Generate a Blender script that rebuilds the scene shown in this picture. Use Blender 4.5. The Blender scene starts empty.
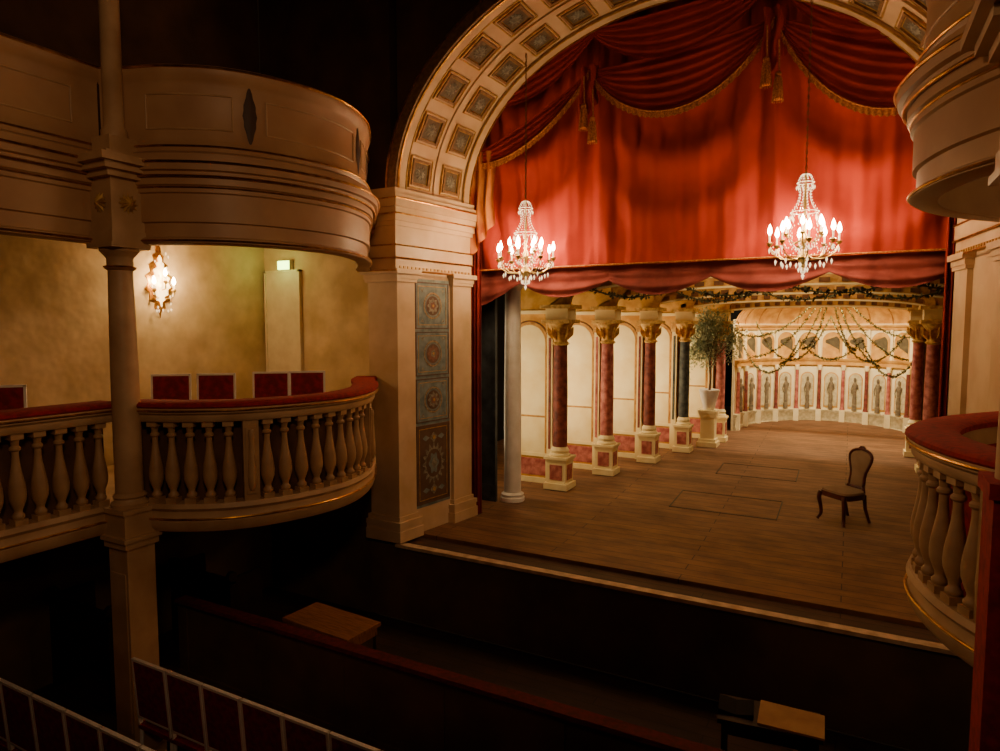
import bpy, bmesh, math, random
from math import sin, cos, pi, radians, sqrt, atan2
from mathutils import Vector, Matrix
random.seed(7)
COL = bpy.context.scene.collection
AX = -1.98          # axis of the proscenium opening
def mx(x): return 2*AX - x
def lin(c):
    return tuple(((v/255)/12.92 if v/255 <= .04045 else (((v/255)+.055)/1.055)**2.4) for v in c)

# ------------------------------------------------------------ materials
def M(name, c, rough=.6, metal=0., c2=None, scale=6., bump=0., bscale=40., emit=None, es=0., trans=0., detail=4., sheen=0., stretch=None):
    m = bpy.data.materials.new(name); m.use_nodes = True
    nt = m.node_tree; b = nt.nodes['Principled BSDF']
    c1 = lin(c); c2 = lin(c2) if c2 else tuple(v*.72 for v in c1)
    tc = nt.nodes.new('ShaderNodeTexCoord'); src = tc.outputs['Object']
    if stretch:
        mp = nt.nodes.new('ShaderNodeMapping'); mp.inputs['Scale'].default_value = stretch
        nt.links.new(src, mp.inputs['Vector']); src = mp.outputs['Vector']
    n = nt.nodes.new('ShaderNodeTexNoise'); n.inputs['Scale'].default_value = scale; n.inputs['Detail'].default_value = detail
    nt.links.new(src, n.inputs['Vector'])
    r = nt.nodes.new('ShaderNodeValToRGB')
    r.color_ramp.elements[0].position = .35; r.color_ramp.elements[1].position = .65
    r.color_ramp.elements[0].color = (*c2, 1); r.color_ramp.elements[1].color = (*c1, 1)
    nt.links.new(n.outputs['Fac'], r.inputs['Fac']); nt.links.new(r.outputs['Color'], b.inputs['Base Color'])
    b.inputs['Roughness'].default_value = rough; b.inputs['Metallic'].default_value = metal
    if trans: b.inputs['Transmission Weight'].default_value = trans
    if sheen: b.inputs['Sheen Weight'].default_value = sheen
    if emit:
        b.inputs['Emission Color'].default_value = (*emit, 1); b.inputs['Emission Strength'].default_value = es
    if bump:
        n2 = nt.nodes.new('ShaderNodeTexNoise'); n2.inputs['Scale'].default_value = bscale
        nt.links.new(src, n2.inputs['Vector'])
        bp = nt.nodes.new('ShaderNodeBump'); bp.inputs['Strength'].default_value = bump; bp.inputs['Distance'].default_value = .02
        nt.links.new(n2.outputs['Fac'], bp.inputs['Height']); nt.links.new(bp.outputs['Normal'], b.inputs['Normal'])
    return m

def planks(name, ca, cb, cm, bw, rh):
    m = bpy.data.materials.new(name); m.use_nodes = True
    nt = m.node_tree; b = nt.nodes['Principled BSDF']
    tc = nt.nodes.new('ShaderNodeTexCoord')
    br = nt.nodes.new('ShaderNodeTexBrick')
    br.inputs['Color1'].default_value = (*lin(ca), 1); br.inputs['Color2'].default_value = (*lin(cb), 1); br.inputs['Mortar'].default_value = (*lin(cm), 1)
    br.inputs['Scale'].default_value = 1; br.inputs['Mortar Size'].default_value = .007; br.inputs['Mortar Smooth'].default_value = .4
    br.inputs['Brick Width'].default_value = bw; br.inputs['Row Height'].default_value = rh
    nt.links.new(tc.outputs['Object'], br.inputs['Vector'])
    mp = nt.nodes.new('ShaderNodeMapping'); mp.inputs['Scale'].default_value = (1.0, 2.6, 1)
    nt.links.new(tc.outputs['Object'], mp.inputs['Vector'])
    n = nt.nodes.new('ShaderNodeTexNoise'); n.inputs['Scale'].default_value = 1.5; n.inputs['Detail'].default_value = 10; n.inputs['Roughness'].default_value = .7
    nt.links.new(mp.outputs['Vector'], n.inputs['Vector'])
    mix = nt.nodes.new('ShaderNodeMix'); mix.data_type = 'RGBA'; mix.blend_type = 'MULTIPLY'; mix.inputs['Factor'].default_value = .85
    nt.links.new(br.outputs['Color'], mix.inputs['A'])
    r = nt.nodes.new('ShaderNodeValToRGB'); r.color_ramp.elements[0].position = .38; r.color_ramp.elements[1].position = .64
    r.color_ramp.elements[0].color = (.42, .38, .33, 1); r.color_ramp.elements[1].color = (1, 1, 1, 1)
    nt.links.new(n.outputs['Fac'], r.inputs['Fac']); nt.links.new(r.outputs['Color'], mix.inputs['B'])
    nt.links.new(mix.outputs['Result'], b.inputs['Base Color'])
    b.inputs['Roughness'].default_value = .62
    bp = nt.nodes.new('ShaderNodeBump'); bp.inputs['Strength'].default_value = .2; bp.inputs['Distance'].default_value = .01
    nt.links.new(br.outputs['Fac'], bp.inputs['Height']); bp.invert = True
    nt.links.new(bp.outputs['Normal'], b.inputs['Normal'])
    return m

cream = M('cream_paint', (216, 186, 148), .5, c2=(198, 164, 124), scale=2.5)
creamd = M('warm_cream_paint', (198, 162, 122), .5, c2=(172, 136, 98), scale=3)
creamb = M('darker_cream_baluster_paint', (188, 150, 108), .5, c2=(160, 122, 84), scale=5)  # slightly darker cream than the gallery mouldings
creamw = M('smooth_beige_paint', (188, 148, 108), .5, c2=(170, 128, 92), scale=2)
plaster = M('cream_plaster', (226, 198, 150), .85, c2=(198, 168, 122), scale=2.6, bump=1., bscale=3.5, detail=9)
doorp = M('pale_door_paint', (236, 218, 178), .6, c2=(224, 204, 162))
gold = M('gilding', (222, 168, 78), .32, 1., c2=(170, 118, 48), scale=12)
goldp = M('gold_paint', (206, 164, 90), .45, .3, c2=(160, 118, 58), scale=14)
browng = M('brown_ornament_paint', (150, 112, 72), .6, c2=(116, 82, 50), scale=20)
graym = M('gray_medallion_paint', (150, 144, 126), .7, c2=(100, 92, 80), scale=30)
ornd = M('dark_ornament_paint', (74, 52, 38), .6)
ornm = M('olive_brown_coffer_paint', (112, 96, 72), .6, c2=(88, 72, 52), scale=20)
white = M('white_lacquer', (248, 242, 234), .4, c2=(236, 228, 216))
redv = M('red_velvet', (166, 16, 14), .9, c2=(126, 9, 8), scale=20)
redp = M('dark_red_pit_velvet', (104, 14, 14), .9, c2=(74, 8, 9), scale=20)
redu = M('maroon_upholstery', (150, 20, 24), .9, c2=(112, 11, 15), scale=20)
redl = M('brown_lining', (104, 72, 52), .9, c2=(84, 56, 40), scale=6)
redc = M('rust_red_curtain_cloth', (180, 50, 24), .9, c2=(150, 36, 16), scale=1.1)
reds = M('deep_red_swag_cloth', (172, 42, 22), .9, c2=(138, 28, 15), scale=2)
redside = M('dark_red_side_cloth', (140, 18, 12), .85, c2=(104, 10, 8), scale=2)
maroon = M('dusky_rose_valance_cloth', (160, 74, 66), .85, c2=(118, 46, 42), scale=3)
fringe = M('ochre_fringe', (206, 132, 56), .7, .1, c2=(150, 84, 32), scale=50)
jabm = M('orange_gold_lining_cloth', (206, 130, 52), .8, c2=(150, 44, 22), scale=5, stretch=(1, 1, .4))
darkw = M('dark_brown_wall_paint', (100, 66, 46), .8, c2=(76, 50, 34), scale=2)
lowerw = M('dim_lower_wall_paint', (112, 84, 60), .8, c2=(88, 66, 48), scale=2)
blackp = M('black_masking_cloth', (16, 13, 12), .95)
ceilm = M('dark_ceiling_paint', (34, 24, 18), .9)
stagef = planks('stage_planks', (154, 110, 76), (140, 98, 68), (72, 48, 32), 3.2, .18)
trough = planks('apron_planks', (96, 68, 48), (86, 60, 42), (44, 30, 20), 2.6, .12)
housef = planks('dark_house_floorboards', (74, 50, 34), (62, 42, 30), (30, 20, 12), 2.2, .15)
edge = M('worn_stage_edge_wood', (220, 190, 154), .6, c2=(180, 150, 114), scale=8)
darkwood = M('dark_wood', (46, 26, 18), .45, c2=(30, 16, 10), scale=9)
midwood = M('brown_wood', (166, 112, 66), .5, c2=(130, 82, 46), scale=7, stretch=(1, 8, 1))
lightwood = M('light_tan_board', (180, 136, 86), .5, c2=(160, 114, 68), scale=5)
mahog = M('mahogany', (92, 34, 20), .35, c2=(60, 20, 12), scale=10)
tanuph = M('faded_tan_upholstery', (150, 118, 86), .9, c2=(134, 102, 72), scale=5)
bluegray = M('mottled_blue_gray_paint', (132, 142, 140), .7, c2=(100, 112, 112), scale=9)
brownbd = M('dark_border_paint', (104, 76, 58), .6)
redbr = M('red_brown_paint', (136, 92, 74), .6)
pinkm = M('dusty_pink_marble_paint', (206, 124, 112), .6, c2=(150, 66, 60), scale=11, detail=8)
redm = M('dark_red_marble_paint', (150, 74, 60), .6, c2=(98, 38, 32), scale=11, detail=8)
greenm = M('gray_green_marble_paint', (88, 92, 86), .6, c2=(46, 50, 52), scale=11, detail=8)
pale = M('pale_yellow_scenery_paint', (252, 234, 182), .8, c2=(240, 214, 152), scale=3)
palew = M('pale_rotunda_paint', (255, 242, 200), .8, c2=(246, 226, 170), scale=4)  # very pale cream paint, not emissive
yell = M('yellow_scenery_paint', (222, 172, 88), .8, c2=(190, 134, 58), scale=5)
ochre = M('ochre_scenery_paint', (206, 154, 78), .7, c2=(160, 108, 48), scale=9)
capm = M('cream_gold_capital_paint', (236, 196, 118), .7, c2=(180, 130, 62), scale=16)
brownsh = M('brown_moulding_and_gap_shade_paint', (120, 74, 40), .8, c2=(88, 52, 28), scale=8)
graylit = M('gray_stone_scenery_paint', (222, 208, 166), .8, c2=(190, 174, 134), scale=14)
figm = M('gray_figure_paint', (140, 124, 98), .8, c2=(108, 94, 74), scale=14)
darkn = M('gray_niche_paint', (104, 92, 66), .8, c2=(76, 66, 48), scale=8)
marbd = M('dark_marbled_board_paint', (70, 76, 82), .6, c2=(40, 44, 50), scale=5, detail=8)
leafm = M('pale_green_leaves', (182, 188, 152), .6, c2=(128, 140, 104), scale=9)
leafg = M('olive_garland_leaves', (96, 94, 58), .7, c2=(58, 58, 34), scale=9)
leafl = M('pale_olive_garland_leaves', (140, 134, 84), .7, c2=(100, 98, 58), scale=9)
barkm = M('bark', (116, 90, 62), .8)
crystal = M('crystal', (255, 246, 226), .04, c2=(250, 236, 210), trans=.7, emit=(1, .80, .50), es=.8)  # warm emission put into the crystal in place of refracted bulb light
bulb = M('warm_flame_bulb', (255, 220, 170), .3, emit=(1, .72, .38), es=80)
candle = M('candle_wax', (235, 220, 190), .5, emit=(1, .70, .38), es=1.4)
brass = M('dark_brass', (150, 108, 58), .35, 1.)
exitm = M('lit_exit_lamp_glass', (220, 255, 120), .4, emit=(.62, 1, .16), es=9)
silver = M('gilt_brass_arms', (226, 190, 120), .28, .9)
sconm = M('gilded_sconce_glow', (250, 210, 130), .35, .4, emit=(1, .66, .26), es=5)  # emission on the inner backplate stands in for bulb light on gilding
sconw = M('gilded_sconce_leaf', (220, 160, 70), .3, .9, c2=(150, 96, 36), scale=20)

# ------------------------------------------------------------ mesh builder
class MB:
    def __init__(s): s.v = []; s.f = []; s.m = []
    def add(s, vs, fs, mi=0):
        o = len(s.v); s.v += [tuple(p) for p in vs]
        for f in fs: s.f.append([i+o for i in f]); s.m.append(mi)
    def hexa(s, c, mi=0):
        s.add(c, [(0,1,2,3),(4,7,6,5),(0,4,5,1),(1,5,6,2),(2,6,7,3),(3,7,4,0)], mi)
    def box(s, x0,x1,y0,y1,z0,z1, mi=0):
        s.hexa([(x0,y0,z0),(x1,y0,z0),(x1,y1,z0),(x0,y1,z0),(x0,y0,z1),(x1,y0,z1),(x1,y1,z1),(x0,y1,z1)], mi)
    def fbox(s, F, a0,a1,o0,o1,z0,z1, mi=0):
        s.hexa([F(a0,o0,z0),F(a1,o0,z0),F(a1,o1,z0),F(a0,o1,z0),F(a0,o0,z1),F(a1,o0,z1),F(a1,o1,z1),F(a0,o1,z1)], mi)
    def lathe(s, prof, cx=0, cy=0, z0=0, seg=16, mi=0, sx=1, sy=1, a0=0):
        vs = []; fs = []; n = len(prof)
        for r, z in prof:
            for k in range(seg):
                a = 2*pi*k/seg + a0
                vs.append((cx+r*cos(a)*sx, cy+r*sin(a)*sy, z0+z))
        for i in range(n-1):
            for k in range(seg):
                k2 = (k+1) % seg
                fs.append((i*seg+k, i*seg+k2, (i+1)*seg+k2, (i+1)*seg+k))
        fs.append(tuple(range(seg))[::-1]); fs.append(tuple((n-1)*seg+k for k in range(seg)))
        s.add(vs, fs, mi)
    def tube(s, pts, r, seg=6, mi=0, closed=False):
        pts = [Vector(p) for p in pts]; n = len(pts)
        R = r if isinstance(r, (list, tuple)) else [r]*n
        vs = []; fs = []; nrm = None
        for i, p in enumerate(pts):
            if closed: t = pts[(i+1) % n]-pts[i-1]
            else: t = pts[min(i+1, n-1)]-pts[max(i-1, 0)]
            if t.length < 1e-9: t = Vector((0, 0, 1))
            t.normalize()
            if nrm is None:
                nrm = t.orthogonal().normalized() if abs(t.z) > .9 else t.cross(Vector((0, 0, 1))).normalized()
            else:
                nrm = nrm - t*nrm.dot(t)
                nrm = nrm.normalized() if nrm.length > 1e-6 else t.orthogonal().normalized()
            b = t.cross(nrm)
            for k in range(seg):
                a = 2*pi*k/seg
                vs.append(p + (nrm*cos(a)+b*sin(a))*R[i])
        rng = n if closed else n-1
        for i in range(rng):
            j = (i+1) % n
            for k in range(seg):
                k2 = (k+1) % seg
                fs.append((i*seg+k, i*seg+k2, j*seg+k2, j*seg+k))
        if not closed:
            fs.append(tuple(range(seg))[::-1]); fs.append(tuple((n-1)*seg+k for k in range(seg)))
        s.add(vs, fs, mi)
    def grid(s, fn, nu, nv, mi=0):
        vs = [fn(i/nu, j/nv) for j in range(nv+1) for i in range(nu+1)]
        fs = [(j*(nu+1)+i, j*(nu+1)+i+1, (j+1)*(nu+1)+i+1, (j+1)*(nu+1)+i) for j in range(nv) for i in range(nu)]
        s.add(vs, fs, mi)
    def sweep(s, path, prof, mi=0):
        n = len(prof); vs = []; fs = []
        for (x, y, nx, ny) in path:
            for o, z in prof: vs.append((x+nx*o, y+ny*o, z))
        for i in range(len(path)-1):
            for k in range(n):
                k2 = (k+1) % n
                fs.append((i*n+k, i*n+k2, (i+1)*n+k2, (i+1)*n+k))
        fs.append(tuple(range(n))[::-1]); fs.append(tuple((len(path)-1)*n+k for k in range(n)))
        s.add(vs, fs, mi)
    def ball(s, c, r, mi=0, seg=8, sz=1):
        prof = [(r*sin(pi*i/6)+1e-4, -r*sz*cos(pi*i/6)) for i in range(7)]
        s.lathe(prof, c[0], c[1], c[2], seg, mi)
    def octa(s, c, r, h, mi=0):
        x, y, z = c
        s.add([(x,y,z+h*.4),(x+r,y,z),(x,y+r,z),(x-r,y,z),(x,y-r,z),(x,y,z-h*.6)],
              [(0,1,2),(0,2,3),(0,3,4),(0,4,1),(5,2,1),(5,3,2),(5,4,3),(5,1,4)], mi)
    def leaf(s, c, d, up, L, W, mi=0):
        c = Vector(c); d = Vector(d).normalized(); w = d.cross(Vector(up))
        w = w.normalized() if w.length > 1e-5 else d.orthogonal().normalized()
        s.add([c, c+d*L*.5+w*W*.5, c+d*L, c+d*L*.5-w*W*.5], [(0,1,2,3)], mi)
    def obj(s, name, mats, parent=None, label=None, recalc=True, ang=38):
        me = bpy.data.meshes.new(name); me.from_pydata(s.v, [], s.f)
        if not isinstance(mats, (list, tuple)): mats = [mats]
        for m in mats: me.materials.append(m)
        me.polygons.foreach_set('material_index', s.m)
        if recalc:
            bm = bmesh.new(); bm.from_mesh(me)
            bmesh.ops.recalc_face_normals(bm, faces=bm.faces); bm.to_mesh(me); bm.free()
        me.polygons.foreach_set('use_smooth', [True]*len(me.polygons))
        me.set_sharp_from_angle(angle=radians(ang))
        o = bpy.data.objects.new(name, me); COL.objects.link(o)
        if parent: o.parent = parent
        if label: o['label'] = label
        return o

def thing(name, label, cat, loc=(0,0,0), rot=0, group=None):
    e = bpy.data.objects.new(name, None); e.empty_display_size = .1
    COL.objects.link(e); e.location = loc; e.rotation_euler = (0, 0, rot)
    e['label'] = label; e['category'] = cat
    if group: e['group'] = group
    return e
def tag(o, label, cat, group=None, kind=None):
    o['label'] = label; o['category'] = cat
    if group: o['group'] = group
    if kind: o['kind'] = kind
    return o
def struct(o, label, cat):
    o['kind'] = 'structure'; o['label'] = label; o['category'] = cat; return o
def dup(t, loc, rot=None, label=None):
    n = t.copy(); COL.objects.link(n); n.location = loc
    if rot is not None: n.rotation_euler = (0, 0, rot)
    if label: n['label'] = label
    def rec(src, dst):
        for c in src.children:
            k = c.copy(); COL.objects.link(k); k.parent = dst; rec(c, k)
    rec(t, n); return n
def dpart(o, parent, loc, rot=(0,0,0)):
    k = o.copy(); COL.objects.link(k); k.parent = parent; k.location = loc; k.rotation_euler = rot; return k

def crom(P, n=8):
    P = [Vector(p) for p in P]; Q = [P[0]*2-P[1]] + P + [P[-1]*2-P[-2]]; out = []
    for i in range(1, len(Q)-2):
        a, b, c, d = Q[i-1:i+3]
        for k in range(n):
            t = k/n
            out.append(.5*((2*b)+(c-a)*t+(2*a-5*b+4*c-d)*t*t+(3*b-a-3*c+d)*t**3))
    out.append(P[-1]); return out
def mkpath(P, n=8, mir=False):
    pts = crom(P, n) if len(P) > 2 else [Vector(P[0]).lerp(Vector(P[1]), k/10) for k in range(11)]
    out = []
    for i, p in enumerate(pts):
        t = (pts[min(i+1, len(pts)-1)]-pts[max(i-1, 0)]).normalized()
        nx, ny = t.y, -t.x
        out.append((mx(p.x), p.y, -nx, ny) if mir else (p.x, p.y, nx, ny))
    return out
def arclen(path):
    L = [0]
    for a, b in zip(path, path[1:]): L.append(L[-1]+sqrt((a[0]-b[0])**2+(a[1]-b[1])**2))
    return L
def at(path, L, s):
    s = max(0, min(L[-1]-1e-6, s))
    for i in range(len(L)-1):
        if L[i+1] >= s:
            t = (s-L[i])/(L[i+1]-L[i]); a, b = path[i], path[i+1]
            return tuple(a[k]*(1-t)+b[k]*t for k in range(4))

HF = -1.05   # house floor level
# ------------------------------------------------------------ room shell
def sbox(name, mat, label, cat, *b):
    m = MB(); m.box(*b); return struct(m.obj(name, mat), label, cat)
sbox('floor', housef, 'dark boarded floor of the auditorium', 'floor', -7.5, 3.6, -3, 6.8, HF-.1, HF)
sbox('ceiling', ceilm, 'dark painted auditorium ceiling', 'ceiling', -7.6, 4.1, -3.1, 19.3, 8, 8.1)
sbox('wall_left', plaster, 'cream plaster wall behind the first gallery', 'wall', -7.6, -7.5, -3, 6.88, 1.05, 3.95)
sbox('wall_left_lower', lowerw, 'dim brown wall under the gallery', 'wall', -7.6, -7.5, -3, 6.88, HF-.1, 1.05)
sbox('wall_left_upper', darkw, 'wall behind the upper gallery with shade put in as dark brown paint', 'wall', -7.6, -7.5, -3, 6.88, 3.95, 8)  # darker paint than the gallery level stands in for shade up here
sbox('wall_right', darkw, 'dark brown side wall of the auditorium', 'wall', 3.6, 3.7, -3, 6.88, HF-.1, 8)
sbox('wall_back', darkw, 'dark brown rear wall of the auditorium', 'wall', -7.6, 3.7, -3.1, -3, HF-.1, 8)
SP = 4.5; RF, HFr = 3.15, 2.33; RR, HR = 2.95, 2.25
def arch(a, y):
    t = (y-6.86)/1.4
    rx = RF+(RR-RF)*t; rz = HFr+(HR-HFr)*t
    sq = .05*max(0, cos(a))*sin(a)*rx     # slightly flatter haunch on the right
    return (AX+rx*cos(a)-sq, y, SP+rz*sin(a)-sq*.6)
m = MB()
m.box(-7.5, -5.6, 6.88, 8.2, 1.05, 3.95, 0)
struct(m.obj('wall_front', plaster), 'cream plaster wall beside the proscenium at gallery level', 'wall')
sbox('wall_front_lower', lowerw, 'dim brown wall below the gallery beside the stage', 'wall', -7.5, -5.6, 6.88, 8.2, HF-.1, 1.05)
m = MB()
m.box(-7.5, -5.24, 6.9, 8.2, 4.55, 8); m.box(-7.5, -5.6, 6.88, 8.2, 3.95, 4.55)
m.box(mx(-5.6), 3.6, 6.88, 8.2, HF-.1, 4.55); m.box(mx(-5.24), 3.6, 6.9, 8.2, 4.55, 8)
N = 48
for i in range(N):
    a0, a1 = pi*i/N, pi*(i+1)/N
    p0, p1, q0, q1 = arch(a0, 6.88), arch(a1, 6.88), arch(a0, 8.2), arch(a1, 8.2)
    m.hexa([(p0[0],6.9,p0[2]+.06),(p1[0],6.9,p1[2]+.06),(q1[0]+0,8.2,q1[2]+.08),(q0[0],8.2,q0[2]+.08),
            (p0[0],6.9,8),(p1[0],6.9,8),(q1[0],8.2,8),(q0[0],8.2,8)])
struct(m.obj('wall_front_upper', darkw), 'dark brown wall around the proscenium arch', 'wall')
sbox('wall_stage_left', blackp, 'black side wall of the stage house', 'wall', -7.0, -6.9, 8.2, 19.2, -.2, 8)
sbox('wall_stage_right', blackp, 'black side wall of the stage house', 'wall', 3.9, 4.0, 8.2, 19.2, -.2, 8)
sbox('wall_stage_back', blackp, 'black back wall of the stage house', 'wall', -7.0, 4.0, 19.2, 19.3, -.2, 8)
sbox('wall_stage_front', lowerw, 'dim brown front wall of the stage apron', 'wall', -5.6, 3.6, 6.82, 6.9, HF, -.07)
def zf(y): return 0 if y < 8.3 else .05*(y-8.3)
m = MB(); m.hexa([(-6.9,8.3,-.12),(3.9,8.3,-.12),(3.9,19.2,-.12),(-6.9,19.2,-.12),(-6.9,8.3,0),(3.9,8.3,0),(3.9,19.2,zf(19.2)),(-6.9,19.2,zf(19.2))])
m.box(-5.12, 1.16, 7.22, 8.3, -.12, 0)
struct(m.obj('floor_stage', stagef), 'worn brown plank stage floor, gently raked', 'floor')
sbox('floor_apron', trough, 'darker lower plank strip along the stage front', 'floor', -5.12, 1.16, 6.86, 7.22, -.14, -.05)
m = MB(); m.box(-5.14, 1.7, 6.76, 6.87, -.065, -.025)
struct(m.obj('trim_1', edge), 'worn pale wooden nosing of the stage edge', 'trim')
for (x, y, w, d) in [(-1.6, 10.3, 1.5, .9), (-1.4, 12.4, 1.3, .8)]:
    m = MB()
    for a in [(x-w/2, x+w/2, y-d/2, y-d/2+.018), (x-w/2, x+w/2, y+d/2, y+d/2+.018)]:
        m.box(a[0], a[1], a[2], a[3], zf(a[2])+.0, zf(a[2])+.005)
    for sx in (x-w/2, x+w/2):
        m.hexa([(sx,y-d/2,zf(y-d/2)),(sx+.018,y-d/2,zf(y-d/2)),(sx+.018,y+d/2,zf(y+d/2)),(sx,y+d/2,zf(y+d/2)),
                (sx,y-d/2,zf(y-d/2)+.005),(sx+.018,y-d/2,zf(y-d/2)+.005),(sx+.018,y+d/2,zf(y+d/2)+.005),(sx,y+d/2,zf(y+d/2)+.005)])
    tag(m.obj('trapdoor_frame', darkwood), 'dark joint lines of a trapdoor in the stage floor', 'trapdoor', 'trapdoors in the stage floor')

# ------------------------------------------------------------ proscenium arch
pa = thing('proscenium_arch', 'cream coffered proscenium arch with gilded edges and painted rosettes', 'arch', (AX, 6.86, 4.5))
def L3(p): return (p[0]-AX, p[1]-6.86, p[2]-4.5)
def A(a, y, off=0):
    p = arch(a, y)
    n = Vector((-cos(a)/RF, 0, -sin(a)/HFr)).normalized()
    return L3((p[0]+n.x*off, y, p[2]+n.z*off))
m = MB()
m.grid(lambda u, v: A(pi*u, 6.86+1.4*v), 96, 4)
for off, y0, y1 in [(.04, 6.86, 6.98), (.04, 8.14, 8.26), (.025, 7.53, 7.59)]:
    pts = [pi*i/96 for i in range(97)]
    for i in range(96):
        a0, a1 = pts[i], pts[i+1]
        m.hexa([A(a0,y0,0),A(a1,y0,0),A(a1,y1,0),A(a0,y1,0),A(a0,y0,off),A(a1,y0,off),A(a1,y1,off),A(a0,y1,off)])
m.obj('soffit', cream, pa, 'cream painted curved underside')
for y, r, mt in [(6.85, .02, gold), (6.99, .012, goldp), (8.13, .010, goldp), (8.27, .016, gold)]:
    m = MB(); m.tube([A(pi*i/96, y, .04) for i in range(97)], r, 6); m.obj('gilded_moulding', mt, pa)
m = MB()
for i in range(96):
    a0, a1 = pi*i/96, pi*(i+1)/96
    m.hexa([A(a0,6.80,.04),A(a1,6.80,.04),A(a1,6.88,.04),A(a0,6.88,.04),A(a0,6.80,-.1),A(a1,6.80,-.1),A(a1,6.88,-.1),A(a0,6.88,-.1)])
m.obj('archivolt', browng, pa, 'brown outer band of the arch face')
m = MB(); m.tube([A(pi*i/96, 6.8, -.1) for i in range(97)], .016, 6); m.obj('gilded_moulding', gold, pa)
ang = [i*pi/720 for i in range(721)]; LL = [0]
for i in range(720):
    a, b = arch(ang[i], 7.5), arch(ang[i+1], 7.5); LL.append(LL[-1]+sqrt((a[0]-b[0])**2+(a[2]-b[2])**2))
def a_at(s):
    for i in range(720):
        if LL[i+1] >= s: return ang[i]+(ang[i+1]-ang[i])*(s-LL[i])/(LL[i+1]-LL[i])
    return pi
nc = 15; st = LL[-1]/nc
for k in range(nc):
    sc = st*(k+.5)
    for yc in (7.26, 7.86):
        def C(s, y, o): return A(a_at(max(0, min(LL[-1], sc+s))), yc+y, o)
        m = MB()
        def frame(h0, h1, o, mi):
            for (s0, s1, y0, y1) in [(-h0, h0, -h0, -h1), (-h0, h0, h1, h0), (-h0, -h1, -h1, h1), (h1, h0, -h1, h1)]:
                m.hexa([C(s0,y0,0),C(s1,y0,0),C(s1,y1,0),C(s0,y1,0),C(s0,y0,o),C(s1,y0,o),C(s1,y1,o),C(s0,y1,o)], mi)
        frame(.20, .187, .022, 1); frame(.187, .165, .012, 0); frame(.165, .135, .03, 2); frame(.135, .125, .01, 1)
        m.add([C(-.125,-.125,.006),C(.125,-.125,.006),C(.125,.125,.006),C(-.125,.125,.006)], [(0,1,2,3)], 3)
        n = 12; vs = [C(0,0,.04)]
        for q in range(n*2):
            rr = .10 if q % 2 == 0 else .065; aa = pi*q/n
            vs.append(C(rr*cos(aa), rr*sin(aa), .014))
        m.add(vs, [(0, 1+q, 1+(q+1) % (2*n)) for q in range(2*n)], 4)
        m.obj('coffer', [cream, goldp, browng, ornm, graym], pa, 'brown square coffer with gray rosette', recalc=True)

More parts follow.
